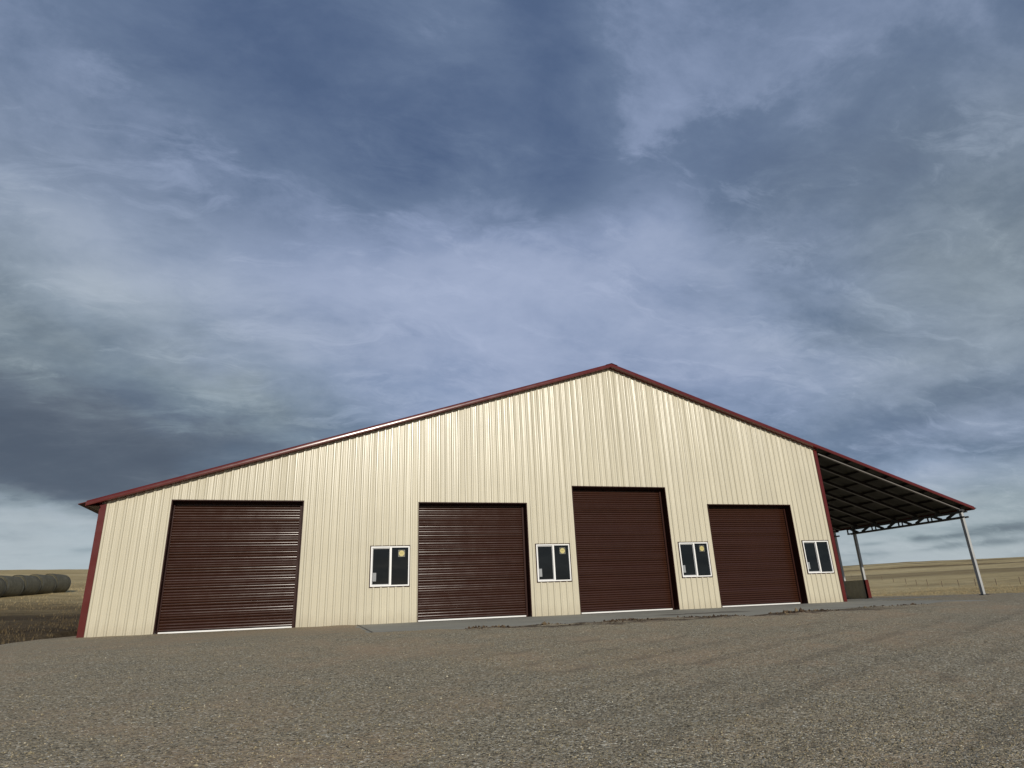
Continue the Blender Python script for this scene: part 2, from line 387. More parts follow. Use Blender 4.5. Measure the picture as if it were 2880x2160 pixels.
def field_mat():
    m, b, p = mat('dry_grass_field', (0.4, 0.3, 0.15), 0.95, 0.1)
    c = objco(b)
    sx = b.n('ShaderNodeSeparateXYZ'); b.put(sx.inputs[0], c)
    x, y = sx.outputs[0], sx.outputs[1]
    n0 = b.noise(b.vm('MULTIPLY', c, (0.35, 1.0, 1)), 0.03, 6, 0.62).outputs['Fac']
    n1_ = b.noise(b.vm('MULTIPLY', c, (0.5, 1.4, 1)), 0.25, 6, 0.65).outputs['Fac']
    n2_ = b.noise(c, 2.2, 5, 0.7).outputs['Fac']
    v = b.m('ADD', b.m('MULTIPLY', n0, 0.45), b.m('ADD', b.m('MULTIPLY', n1_, 0.35), b.m('MULTIPLY', n2_, 0.20)))
    col = b.ramp(v, [(0.36, (0.235, 0.170, 0.080)), (0.46, (0.42, 0.318, 0.155)), (0.55, (0.54, 0.425, 0.220)), (0.66, (0.63, 0.515, 0.290))])
    # windrows: darker strips of stubble that follow the hill, at uneven distances
    d = b.m('SQRT', b.m('ADD', b.m('MULTIPLY', x, x), b.m('MULTIPLY', b.m('ADD', y, 20.7), b.m('ADD', y, 20.7))))
    dd = b.m('ADD', d, b.m('ADD', b.m('MULTIPLY', b.m('SUBTRACT', n0, 0.5), 60.0), b.m('MULTIPLY', b.m('SUBTRACT', n1_, 0.5), 14.0)))
    dd = b.m('ADD', dd, b.m('MULTIPLY', x, -0.10))
    tt = b.rng(dd, 140, 640)
    K, Wt = (0, 0, 0), (1, 1, 1)
    strip = b.ramp(tt, [(0.0, K), (0.085, K), (0.10, (.4,)*3), (0.13, K), (0.25, K), (0.30, (.55,)*3), (0.36, (.40,)*3), (0.40, (.75,)*3), (0.43, K),
                        (0.545, K), (0.565, Wt), (0.59, K), (0.70, K), (0.725, Wt), (0.75, K), (0.86, K), (0.885, (.85,)*3), (0.91, K)])
    rightside = b.rng(x, 40, 110, 0, 1, True)
    col = b.mix(b.m('MULTIPLY', b.m('MULTIPLY', strip, rightside), b.rng(n2_, 0.2, 0.6, 0.7, 1.0)), col, (0.10, 0.068, 0.033))
    # darker brown ground beside the pad on the uphill side, fading with distance
    dark_d = b.m('ADD', d, b.m('MULTIPLY', b.m('SUBTRACT', n1_, 0.5), 26.0))
    soil = b.m('MULTIPLY', b.rng(dark_d, 30, 66, 1, 0, True), b.rng(x, -3, 3, 1, 0))  # darkening mask: strongest near the pad, left side only
    dark_c = b.ramp(b.m('ADD', b.m('MULTIPLY', n2_, 0.5), b.m('MULTIPLY', n1_, 0.5)), [(0.35, (0.048, 0.032, 0.017)), (0.5, (0.085, 0.060, 0.032)), (0.66, (0.155, 0.112, 0.060))])
    col = b.mix(soil, col, dark_c)
    b.t.links.new(col, p.inputs['Base Color'])
    bump(b, p, b.m('ADD', n2_, b.noise(c, 9, 4, 0.7).outputs['Fac']), 0.7, 0.12)
    return m
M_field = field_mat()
def grass_mat():
    m, b, p = mat('dry_grass_blades', (0.4, 0.3, 0.15), 0.8, 0.2)
    r_ = b.n('ShaderNodeNewGeometry').outputs['Random Per Island']
    c = objco(b)
    col = b.ramp(r_, [(0.0, (0.20, 0.15, 0.08)), (0.5, (0.34, 0.265, 0.14)), (1.0, (0.46, 0.37, 0.21))])
    sx = b.n('ShaderNodeSeparateXYZ'); b.put(sx.inputs[0], c)
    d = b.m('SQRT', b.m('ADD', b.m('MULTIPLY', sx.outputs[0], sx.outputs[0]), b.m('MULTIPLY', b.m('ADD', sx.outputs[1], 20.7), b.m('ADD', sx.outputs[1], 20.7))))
    soil = b.m('MULTIPLY', b.rng(d, 30, 62, 1, 0, True), b.rng(sx.outputs[0], -3, 3, 1, 0))  # blades turn the same darker brown near the pad
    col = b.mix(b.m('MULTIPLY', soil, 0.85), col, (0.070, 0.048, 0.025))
    b.t.links.new(col, p.inputs['Base Color']); return m
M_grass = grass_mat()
def hay_mat():
    m, b, p = mat('weathered_hay', (0.12, 0.12, 0.09), 0.95, 0.15)
    c = objco(b)
    n = b.noise(b.vm('MULTIPLY', c, (9, 2.5, 2.5)), 1.0, 5, 0.7).outputs['Fac']
    n2_ = b.noise(c, 22, 3, 0.7).outputs['Fac']
    col = b.ramp(b.m('ADD', b.m('MULTIPLY', n, 0.6), b.m('MULTIPLY', n2_, 0.4)), [(0.3, (0.060, 0.056, 0.040)), (0.5, (0.115, 0.108, 0.079)), (0.7, (0.19, 0.178, 0.132))])
    b.t.links.new(col, p.inputs['Base Color']); bump(b, p, n2_, 0.8, 0.05); return m
M_hay = hay_mat()
def hay_end_mat():
    m, b, p = mat('hay_bale_end', (0.12, 0.1, 0.06), 0.95, 0.15)
    c = objco(b); sx = b.n('ShaderNodeSeparateXYZ'); b.put(sx.inputs[0], c)
    r_ = b.m('SQRT', b.m('ADD', b.m('MULTIPLY', sx.outputs[1], sx.outputs[1]), b.m('POWER', b.m('SUBTRACT', sx.outputs[2], 0.78), 2.0)))
    w = b.m('SINE', b.m('MULTIPLY', b.m('ADD', r_, b.m('MULTIPLY', b.noise(c, 6, 3).outputs['Fac'], 0.1)), 60))
    col = b.ramp(b.rng(w, -1, 1), [(0, (0.05, 0.046, 0.03)), (1, (0.13, 0.115, 0.075))])
    b.t.links.new(col, p.inputs['Base Color']); return m
M_hayend = hay_end_mat()
def net_mat():
    return painted_metal('pale_bale_net', (0.12, 0.12, 0.10), 0.9, 0.3)
M_net = net_mat()
def wood_post(): return painted_metal('grey_fence_wood', (0.20, 0.155, 0.10), 0.9, 0.3)
M_post = wood_post()
def glass_mat():
    m = bpy.data.materials.new('window_glass'); m.use_nodes = True
    t_ = m.node_tree; t_.nodes.clear(); b = NB(t_)
    tr = b.n('ShaderNodeBsdfTransparent'); tr.inputs[0].default_value = (0.42, 0.45, 0.46, 1)
    gl = b.n('ShaderNodeBsdfGlossy'); gl.inputs['Roughness'].default_value = 0.02
    c = objco(b)
    bp = b.n('ShaderNodeBump'); bp.inputs['Strength'].default_value = 0.06; bp.inputs['Distance'].default_value = 0.02
    b.put(bp.inputs['Height'], b.noise(c, 1.6, 2).outputs['Fac']); t_.links.new(bp.outputs[0], gl.inputs['Normal'])
    fr = b.n('ShaderNodeFresnel'); fr.inputs[0].default_value = 1.5
    mx = b.n('ShaderNodeMixShader')
    b.put(mx.inputs[0], b.m('MINIMUM', b.m('MULTIPLY', fr.outputs[0], 2.0), 1.0)); t_.links.new(tr.outputs[0], mx.inputs[1]); t_.links.new(gl.outputs[0], mx.inputs[2])
    ou = b.n('ShaderNodeOutputMaterial'); t_.links.new(mx.outputs[0], ou.inputs[0]); return m
M_glass = glass_mat()
def sticker_mat():
    m, b, p = mat('yellow_window_sticker', (0.6, 0.5, 0.15), 0.5, 0.4)
    uv = b.n('ShaderNodeTexCoord').outputs['Generated']
    sx = b.n('ShaderNodeSeparateXYZ'); b.put(sx.inputs[0], uv)
    u = b.m('SUBTRACT', sx.outputs[0], 0.5); v = b.m('SUBTRACT', sx.outputs[2], 0.5)
    r_ = b.m('SQRT', b.m('ADD', b.m('MULTIPLY', u, u), b.m('MULTIPLY', v, v)))
    sq = b.m('MAXIMUM', b.m('ABSOLUTE', u), b.m('ABSOLUTE', v))
    col = b.mix(b.rng(sq, 0.40, 0.44), (0.05, 0.05, 0.03), (0.17, 0.165, 0.13))
    col = b.mix(b.rng(r_, 0.40, 0.43), (0.52, 0.44, 0.17), col)
    # scrawl of green lettering across the disc
    sc1 = b.m('ABSOLUTE', b.m('SUBTRACT', v, b.m('ADD', 0.05, b.m('MULTIPLY', b.m('SINE', b.m('MULTIPLY', u, 42)), 0.055))))
    msk = b.m('MULTIPLY', b.rng(sc1, 0.025, 0.055, 1, 0), b.rng(b.m('ABSOLUTE', u), 0.27, 0.30, 1, 0))
    col = b.mix(b.m('MULTIPLY', msk, 0.8), col, (0.22, 0.20, 0.03))
    b.t.links.new(col, p.inputs['Base Color']); return m
M_sticker = sticker_mat()
M_tag = painted_metal('grey_paper_label', (0.27, 0.28, 0.285), 0.6, 0.1)

# ------------------------------------------------------------------ ground shapes
def lerp_tab(tab, x):
    if x <= tab[0][0]: return tab[0][1]
    for (a, b_), (c, d_) in zip(tab, tab[1:]):
        if x <= c: return b_ + (d_ - b_) * (x - a) / (c - a)
    return tab[-1][1]
def sstep(a, b_, x):
    t_ = max(0.0, min(1.0, (x - a) / (b_ - a))); return t_ * t_ * (3 - 2 * t_)
E_L = [(21, -1.25), (25, -0.45), (30, 0.2), (45, 1.25), (63, 2.0), (70, 2.25), (120, 2.85), (250, 3.45), (400, 3.72), (480, 3.75)]
E_R = [(21, -1.2), (33, -0.72), (60, -0.45), (110, -0.25), (180, 0.05), (240, 0.55), (330, 1.0), (450, 1.55), (560, 1.9), (650, 2.02)]
EDGE = [(-3, -5.2), (1.4, -5.3), (2.4, -5.4), (3.3, -5.75), (4.8, -5.85), (6, -5.95), (7.4, -5.7), (8.5, -5.3), (9.3, -6.05), (10.4, -6.55), (11.4, -6.2), (14.5, -5.6), (17.2, -5.2), (20.9, -5.05), (25, -5.0)]
def gravel_mask(x, y):
    xl = -6.86 if y > -3.6 else -6.86 - (-3.6 - y) * 1.6
    xr = 31.0 if y < 4 else 31.0 + (y - 4) * 0.40
    n = noise.noise(Vector((x * .5, y * .5, 3.1))) * 0.5
    m_ = sstep(xl - 0.35, xl + 0.05, x + n * 0.15) * (1 - sstep(xr - 0.6, xr + 0.6, x + n))
    if y > 22: m_ *= 1 - sstep(22, 24, y)
    return m_
def gravel_z(x, y):
    ye = lerp_tab(EDGE, x)
    yk = -7.05
    if y >= yk: z = 0.018 * min(y, 0.0)
    else: z = 0.018 * yk - 0.0715 * (yk - y)
    if y < -24: z = max(z, -1.45) if y > -40 else -1.45
    n = noise.noise(Vector((x * .9, y * .9, 0))) * .5 + noise.noise(Vector((x * 2.7, y * 2.7, 5))) * .3
    n2_ = noise.noise(Vector((x * 1.7, y * 1.2, 9)))
    on = sstep(1.15, 1.75, x + n * .3) * (1 - sstep(20.3, 21.3, x + n * .6)) * sstep(ye - 0.12, ye + 0.30, y + n * .5)
    if -6.0 < x < 27.4 and y > -0.25 and y < 21: on = max(on, sstep(-0.25, -0.05, y) if x > 1.4 else sstep(-0.12, 0.0, y))
    rough_amp = 0.022 * (1 - on) * (0.35 + 0.65 * sstep(-1.0, -7, y))
    z += n * rough_amp + (1 - on) * 0.016 + n2_ * 0.01 * (1 - on)
    # small windrow of crumbs along the apron edge
    if 2.5 < x < 19 and ye - 1.2 < y < ye + 0.4:
        z += 0.035 * math.exp(-((y - ye + 0.45) / 0.35) ** 2) * max(0, n2_ + 0.35)
    # wheel ruts running across the yard on the right
    if y < -6.5 and x > 0:
        u = (x - 6) * -0.436 + (y + 15) * 0.9
        z += 0.013 * math.sin(u * 2.6) * (0.6 + 0.8 * n2_) * sstep(0, 3, x) * sstep(-6.5, -9, y)
    return z - 0.07 * on
def field_z(x, y):
    yy = y - CAM.y
    d = math.hypot(x, yy); a = math.degrees(math.atan2(x, yy))
    w = sstep(-8, 38, a) if a < 110 else 1.0
    if a < -110: w = 1.0
    back = sstep(85, 130, abs(a))
    dl, dr = min(d, 480), min(d, 650)
    zl = .339 + dl * math.tan(R(lerp_tab(E_L, dl))) + (d - dl) * 0.0
    zr = .339 + dr * math.tan(R(lerp_tab(E_R, dr) - 0.03 * max(0, a - 48) * sstep(300, 650, d)))
    z = zl * (1 - w) + zr * w
    z = z * (1 - back) + (-1.5 - 0.012 * min(d, 300)) * back
    if d < 21: z = min(z, -0.1)
    amp = min(1.0, d / 60)
    z += noise.noise(Vector((x * .06, y * .06, 1))) * 0.30 * amp + noise.noise(Vector((x * .35, y * .35, 2))) * 0.07 * sstep(20, 40, d)
    z += noise.noise(Vector((x * .008, y * .008, 4))) * 1.2 * sstep(150, 400, d)
    g_ = gravel_mask(x, y)
    if g_ > 0: z = z * (1 - g_) + min(z, gravel_z(x, y) - 0.16) * g_
    return z

# ------------------------------------------------------------------ field (one sheet out to the horizon)
azs = np.concatenate([np.arange(-34, 75, 0.4), np.arange(75, 326, 3.0)])
rs = np.concatenate([[0.0], np.geomspace(2.5, 20, 14), np.geomspace(20.6, 160, 110), np.geomspace(166, 900, 60), np.geomspace(1000, 6000, 10)])
V, F = [], []
na = len(azs)
for r_ in rs:
    for a in azs:
        x = r_ * math.sin(R(a)); y = CAM.y + r_ * math.cos(R(a))
        V.append((x, y, field_z(x, y)))
for i in range(len(rs) - 1):
    for j in range(na):
        j2 = (j + 1) % na
        F.append((i * na + j, (i + 1) * na + j, (i + 1) * na + j2, i * na + j2))
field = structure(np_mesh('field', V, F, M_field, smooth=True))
for p in field.data.polygons[:na]: pass

# ------------------------------------------------------------------ gravel yard
xs = np.unique(np.round(np.concatenate([np.arange(-80, -16, 4.0), np.arange(-16, -8, .5), np.arange(-8, 26, .13), np.arange(26, 42, .4), np.arange(42, 90, 4.0)]), 3))
ys = np.unique(np.round(np.concatenate([np.arange(-90, -24, 3.0), np.arange(-24, -9, .2), np.arange(-9, .6, .09), np.arange(.6, 26, .5)]), 3))
V = []
for y in ys:
    for x in xs:
        g_ = gravel_mask(x, y)
        V.append((x, y, gravel_z(x, y) - (1 - g_) * 0.45))
nx = len(xs)
I, J = np.meshgrid(np.arange(len(ys) - 1), np.arange(nx - 1), indexing='ij')
i0 = (I * nx + J).ravel()
F = np.stack([i0, i0 + 1, i0 + nx + 1, i0 + nx], 1)
structure(np_mesh('gravel_yard', V, F, M_gravel, smooth=True))

# concrete apron in front of the doors, falling gently towards the yard
m_ = MB()
for (x0, x1) in ((1.41, 21.0), (-5.6, 1.385)):
    m_.v += [(x0, -0.0, 0.0), (x1, -0.0, 0.0), (x1, -7.0, -0.126), (x0, -7.0, -0.126), (x0, 0, -.15), (x1, 0, -.15), (x1, -7, -.28), (x0, -7, -.28)]
    i = len(m_.v) - 8
    m_.f += [(i, i + 3, i + 2, i + 1), (i + 4, i + 5, i + 6, i + 7), (i, i + 1, i + 5, i + 4), (i + 2, i + 3, i + 7, i + 6), (i, i + 4, i + 7, i + 3), (i + 1, i + 2, i + 6, i + 5)]
structure(m_.build('concrete_apron', M_conc))
m_ = MB().box(1.375, 1.42, -6.0, -0.02, 0, 0.004)
m_.v = [(x, y, z + 0.018 * y + 0.001) for x, y, z in m_.v]
structure(m_.build('expansion_joint', M_dark))
structure(MB().box(-5.7, 27.3, 0.02, 20.6, -0.2, -0.004).build('concrete_floor', M_conc))

# ------------------------------------------------------------------ the building
SHED = thing('machine_shed', 'cream ribbed steel shop with red trim, four brown roll-up doors and open lean-to', 'building')
RX, RU, SL = 10.60, 9.01, 0.323
def U(x): return RU - SL * abs(x - RX)
YB = 20.65
XL, XR, XE = -5.88, 19.69, 26.87
doors = [(-4.058, -0.398, 3.680), (3.223, 6.916, 3.660), (8.684, 12.381, 4.274), (14.153, 17.873, 3.660)]
wins = [(1.705, 2.952), (7.177, 8.424), (12.667, 13.914), (18.136, 19.383)]
WB, WT = 1.057, 2.306
holes = [(a - .03, b_ + .03, -1.0, t_ + .03) for a, b_, t_ in doors] + [(a, b_, WB, WT) for a, b_ in wins]
# front wall: ribbed sheet, nine inches between ribs
prof = []
x = XL + 0.02; pitch = 0.2286
k0 = XL - 0.06
pts = {}
n = 0
while k0 + n * pitch < XR + .3:
    c = k0 + n * pitch
    jit = random.uniform(-.0012, .0012)
    q1, q2 = random.uniform(.7, 1.5), random.uniform(.7, 1.5)
    for dx_, dy_ in ((-.062, 0), (-.054, -.0006 * q1), (-.047, -.0018 * q1), (-.042, -.0040), (-.023, -.0340), (-.017, -.0360), (.017, -.0360), (.023, -.0340), (.042, -.0040), (.047, -.0018 * q2), (.054, -.0006 * q2), (.062, 0),
                     (.073, jit), (.079, -.0012), (.086, -.0034), (.092, -.0040), (.098, -.0030 * q1), (.106, -.0006), (.1143, random.uniform(-.0010, .0010)),
                     (.123, -.0006), (.131, -.0030 * q2), (.137, -.0040), (.143, -.0034), (.150, -.0012), (.156, -jit)):
        xx = c + dx_
        if XL + .01 < xx < XR - .01: pts[round(xx, 4)] = dy_
    n += 1
keys = sorted(pts)
cuts = sorted({h for q in holes for h in q[:2]} | {RX, XL + .01, XR - .01})
xsf = sorted(set(keys) | set(cuts))
def py(x): return float(np.interp(x, keys, [pts[q] for q in keys]))
m_ = MB()
for a, b_ in zip(xsf, xsf[1:]):
    mid = (a + b_) / 2
    iv = [(-0.0, None)]
    hs = sorted([(h[2], h[3]) for h in holes if h[0] < mid < h[1]])
    segs = []; z0 = -0.05
    for h0, h1 in hs:
        if h0 > z0: segs.append((z0, h0))
        z0 = h1
    segs.append((z0, None))
    ya, yb = py(a), py(b_)
    for s0, s1 in segs:
        ta, tb = (s1, s1) if s1 is not None else (U(a) - .09, U(b_) - .09)
        m_.face([(a, ya, s0), (b_, yb, s0), (b_, yb, tb), (a, ya, ta)])
front = m_.build('wall', M_cream, SHED, recalc=False)
front['label'] = 'cream ribbed gable front wall'
# side and back walls with the same ribs, shop lining behind
def side_wall(x_, sgn, lab):
    w_ = MB(); yy = 0.0; zt = U(x_) - .09
    ps = []
    while yy < YB:
        for d_, o_ in ((0, 0), (.023, .019), (.057, .019), (.08, 0)):
            if yy + d_ < YB: ps.append((yy + d_, o_))
        yy += pitch
    ps.append((YB, 0))
    for (a, oa), (b_, ob) in zip(ps, ps[1:]):
        q = [(x_ + sgn * oa, a, -.1), (x_ + sgn * ob, b_, -.1), (x_ + sgn * ob, b_, zt), (x_ + sgn * oa, a, zt)]
        w_.face(q if sgn > 0 else q[::-1])
    o = w_.build('wall', M_cream, SHED, recalc=False); o['label'] = lab
    return o
side_wall(XL, -1, 'cream ribbed side wall')
side_wall(XR - .02, 1, 'cream ribbed wall under the lean-to')
m_ = MB()
m_.face([(XR, YB, -.1), (XL, YB, -.1), (XL, YB, U(XL) - .09), (RX, YB, U(RX) - .09), (XR, YB, U(XR) - .09)])
o = m_.build('wall', M_cream, SHED, recalc=False); o['label'] = 'cream back gable wall'
# dark shop lining: a partition some metres behind the front and boarded side walls
m_ = MB()
for y in (9.0, 9.1):
    m_.face([(XL + .1, y, 0), (XR - .1, y, 0), (XR - .1, y, U(XR) - .12), (RX, y, U(RX) - .12), (XL + .1, y, U(XL + .1) - .12)])
m_.box(XL + .02, XL + .06, .4, 9.0, 0, 3.4).box(XR - .1, XR - .06, .4, 9.0, 0, 5.5)
o = m_.build('interior_lining', M_inside, SHED)

# roof: two sheets, ridge cap, underside
def roof_slab(xa, xb):
    w_ = MB(); n_ = 60
    y0, y1 = -.215, YB + .22
    w_.v += [(xa, y0, U(xa)), (xb, y0, U(xb)), (xb, y1, U(xb)), (xa, y1, U(xa)), (xa, y0, U(xa) + .022), (xb, y0, U(xb) + .022), (xb, y1, U(xb) + .022), (xa, y1, U(xa) + .022)]
    w_.f += [(0, 3, 2, 1), (4, 5, 6, 7), (0, 1, 5, 4), (1, 2, 6, 5), (2, 3, 7, 6), (3, 0, 4, 7)]
    yy = y0 + .1
    sgn = 1
    while yy < y1 - .1:
        p0 = (xa, yy, U(xa) + .022); p1 = (xb, yy, U(xb) + .022)
        w_.extrude([(0, -.04, 0), (0, .04, 0), (0, .017, .019), (0, -.017, .019)], p0, p1)
        yy += pitch
    return w_
ML, MR = -6.40, 27.50
roof = roof_slab(ML, RX - .002).build('roof', M_red, SHED); roof['label'] = 'red steel roof slope'
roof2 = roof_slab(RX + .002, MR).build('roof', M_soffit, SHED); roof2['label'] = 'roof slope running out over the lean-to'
m_ = MB()
for s_ in (-1, 1):
    a, b_ = RX, RX + s_ * .25
    m_.face([(a, -.255, U(a) + .052), (a, YB + .25, U(a) + .052), (b_, YB + .25, U(b_) + .05), (b_, -.255, U(b_) + .05)])
m_.build('ridge_cap', M_red, roof)
# rake trims: folded red steel along both slopes of the front gable
RXL, RXR = -6.20, 27.36
tp = [(0, -.222, -.100), (0, -.246, -.100), (0, -.2500, -.062), (0, -.2495, -.030), (0, -.246, .000), (0, -.240, .024), (0, -.230, .040), (0, -.215, .048), (0, -.150, .050), (0, -.150, .044), (0, -.215, .043)]
for a, b_ in ((RXL, RX), (RX, RXR)):
    w_ = MB().extrude(tp, (a, 0, U(a)), (b_, 0, U(b_)))
    o = w_.build('rake_trim', M_red, SHED)
    s_ = MB(); y0, y1 = -.222, -.002
    x1 = b_ if b_ != RXR else XR
    s_.face([(a, y0, U(a) - .100), (x1, y0, U(x1) - .100), (x1, y1, U(x1) - .100), (a, y1, U(a) - .100)])
    s_.build('soffit', M_red, o, recalc=False)
# back rake
for a, b_ in ((RXL, RX), (RX, RXR)):
    MB().extrude([(0, YB + .22, -.1), (0, YB + .245, -.1), (0, YB + .245, .04), (0, YB + .22, .04)], (a, 0, U(a)), (b_, 0, U(b_))).build('rake_trim', M_red, SHED)
# eave fascia boards
m_ = MB(); x_ = RXL
m_.extrude([(-.0, 0, -.10), (-.02, 0, -.10), (-.02, 0, .0), (0, 0, .0)], (x_, -.22, U(x_) - .004), (x_, YB + .22, U(x_) - .004))
m_.face([(x_, -.22, U(x_) - .098), (XL, -.22, U(x_) - .098), (XL, YB, U(x_) - .098), (x_, YB, U(x_) - .098)])
m_.build('eave_fascia', M_red, SHED)
m_ = MB(); x_ = RXR
m_.extrude([(0, 0, -.10), (.02, 0, -.10), (.02, 0, .0), (0, 0, .0)], (x_ - .03, -.22, U(x_) - .004), (x_ - .03, YB + .22, U(x_) - .004))
m_.build('eave_fascia', M_red, SHED)
# corner trims
def corner(xa, xb, zt):
    m2 = MB().box(xa, xb, -.046, -.002, -.02, zt)
    return m2
zt = U(XL + .07) - .10
m_ = corner(XL - .03, -5.742, U(XL - .03) - .105); m_.box(XL - .03, XL - .024, -.002, .11, -.02, U(XL) - .12)
m_.build('corner_trim', M_red, SHED)
m_ = corner(19.557, XR + .012, U(XR + .02) - .105); m_.box(XR + .004, XR + .012, -.002, .11, -.02, U(XR) - .13)
m_.build('corner_trim', M_red, SHED)

# roll-up doors
def slat_curtain(w, h):
    """corrugated shutter sheet, interlocking slats 74 mm high, bowed a little sheet by sheet"""
    c = MB(); nseg = 10; z = .06; rows = []
    p_ = 0.0745; prof_ = ((0.0, .016), (.06, .014), (.11, -.004), (.20, -.0125), (.35, -.0170), (.50, -.0180), (.65, -.0165), (.80, -.0120), (.90, -.0050), (.95, .012))
    kk = 0
    while z < h + .05:
        j = random.uniform(-.0016, .0016)
        tilt = .34 * math.sin(2 * math.pi * (z / 0.447)) + random.uniform(-.22, .22)
        for f_, o_ in prof_:
            rows.append((z + f_ * p_, o_ + j + tilt * (f_ - .5) * .05))
        z += p_; kk += 1
    xsx = np.linspace(0, w, nseg + 1)
    bow = [[.0012 * noise.noise(Vector((q * 1.3, zz * 3, w))) for q in xsx] for zz, _ in rows]
    for (zz, o_), bw in zip(rows, bow):
        for q, e in zip(xsx, bw): c.v.append((q, o_ + e, zz))
    for i in range(len(rows) - 1):
        for j in range(nseg):
            a = i * (nseg + 1) + j
            c.f.append((a, a + 1, a + nseg + 2, a + nseg + 1))
    return c
DY = 0.32
for i, (a, b_, t_) in enumerate(doors):
    c = slat_curtain(b_ - a, t_)
    c.v = [(x + a, y + DY, z) for x, y, z in c.v]
    d = c.build('roll_up_door', M_slat, SHED, smooth=False, recalc=False)
    d['label'] = ['brown roll-up door nearest the left corner', 'brown roll-up door between the first two windows', 'tallest brown roll-up door', 'brown roll-up door nearest the lean-to'][i]
    MB().box(a + .02, b_ - .08, DY - .045, DY + .0, .006, .046).build('bottom_bar', M_bar, d)
    fr = MB()
    fr.box(a - .03, a, -.026, DY + .07, -.004, t_)                       # left jamb
    fr.box(b_, b_ + .03, -.026, DY + .07, -.004, t_)                     # right jamb
    fr.box(a - .03, b_ + .03, -.027, DY + .07, t_ + .0005, t_ + .03)     # head
    fr.build('door_frame', M_brown, d)
    MB().box(b_ - .08, b_ - .001, DY - .055, DY + .02, 0, t_).build('guide_track', M_brown, d)
    MB().box(a + .001, a + .03, DY - .055, DY + .02, 0, t_).build('guide_track', M_brown, d)
    MB().box(a + .031, b_ - .081, DY - .05, DY + .05, t_ - .04, t_ - .001).build('hood', M_brown, d)

# windows
for i, (a, b_) in enumerate(wins):
    f = MB(); t0 = .022
    xa, xb, z0, z1 = a + t0, b_ - t0, WB + t0, WT - t0
    fw = .038
    f.box(xa, xa + fw, -.034, .06, z0, z1).box(xb - fw, xb, -.034, .06, z0, z1)
    f.box(xa + fw, xb - fw, -.034, .06, z0, z0 + fw).box(xa + fw, xb - fw, -.034, .06, z1 - fw, z1)
    xm = (xa + xb) / 2 + .012
    f.box(xm - .028, xm + .028, -.030, .06, z0 + fw, z1 - fw)
    w_ = f.build('window', M_white, SHED)
    w_['label'] = ['white slider window right of the widest gap', 'white slider window left of the tallest door', 'white slider window right of the tallest door', 'white slider window by the lean-to corner, without a yellow sticker'][i]
    w_['label'] = ['white slider window between the first two doors from the left', 'white slider window left of the tallest door', 'white slider window right of the tallest door', 'white slider window without a yellow sticker, by the lean-to'][i]
    tr = MB()
    tr.box(a - .006, xa, -.028, .05, WB - .006, WT + .006).box(xb, b_ + .006, -.028, .05, WB - .006, WT + .006)
    tr.box(xa, xb, -.028, .05, WB - .006, z0).box(xa, xb, -.028, .05, z1, WT + .006)
    tr.build('window_trim', M_brown, w_)
    sa, sb, s0, s1 = xa + fw, xm - .028, z0 + fw, z1 - fw
    sf = MB(); sw = .030
    sf.box(sa, sa + sw, .008, .05, s0, s1).box(sb - .012, sb, .008, .05, s0, s1).box(sa + sw, sb - .012, .008, .05, s0, s0 + sw).box(sa + sw, sb - .012, .008, .05, s1 - sw, s1)
    sf.build('sash_frame', M_sash, w_)
    g1 = MB().face([(sa + sw, .03, s0 + sw), (sb - .012, .03, s0 + sw), (sb - .012, .03, s1 - sw), (sa + sw, .03, s1 - sw)]).build('pane', M_glass, w_, recalc=False)
    ra, rb = xm + .028, xb - fw
    MB().face([(ra, .005, s0), (rb, .005, s0), (rb, .005, s1), (ra, .005, s1)]).build('pane', M_glass, w_, recalc=False)
    MB().box(sa + sw + .012, sa + sw + .115, .024, .0265, s0 + .12, s0 + .375).build('paper_label', M_tag, w_)
    if i < 3:
        MB().box(rb - .315, rb - .105, -.001, .0015, s1 - .285, s1 - .075).build('sticker', M_sticker, w_)

# lean-to: rafters, purlins, posts, eave girder
RY = [0.03, 1.15, 2.32, 3.5, 4.7, 5.9, 7.1, 8.3, 9.5, 10.7, 11.9, 13.1, 14.3, 15.5, 16.7, 17.9, 19.1, 20.3]
for y in RY:
    w_ = MB(); xa, xb = XR + .02, 27.02
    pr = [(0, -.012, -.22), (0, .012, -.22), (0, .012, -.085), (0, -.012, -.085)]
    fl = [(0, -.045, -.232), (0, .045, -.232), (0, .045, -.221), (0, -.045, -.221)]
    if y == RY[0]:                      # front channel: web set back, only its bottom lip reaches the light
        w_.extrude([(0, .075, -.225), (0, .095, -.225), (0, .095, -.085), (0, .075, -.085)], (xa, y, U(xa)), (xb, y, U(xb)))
    else:
        w_.extrude(pr, (xa, y, U(xa)), (xb, y, U(xb)))
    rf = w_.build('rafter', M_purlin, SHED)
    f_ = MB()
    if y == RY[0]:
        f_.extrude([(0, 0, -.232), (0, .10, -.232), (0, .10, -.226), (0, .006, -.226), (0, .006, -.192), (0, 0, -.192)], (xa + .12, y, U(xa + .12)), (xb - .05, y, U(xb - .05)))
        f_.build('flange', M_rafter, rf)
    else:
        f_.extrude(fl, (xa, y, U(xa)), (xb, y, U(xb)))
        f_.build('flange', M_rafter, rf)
px_ = 20.35
for kx in range(8):
    xx = px_ + kx * .94
    w_ = MB().box(xx - .03, xx + .03, -.21, YB + .2, U(xx) - .084, U(xx) - .012)
    w_.build('purlin', M_purlin, SHED)
PY = [(.0, 6.0), (7.36, 13.36), (14.7, 20.5)]
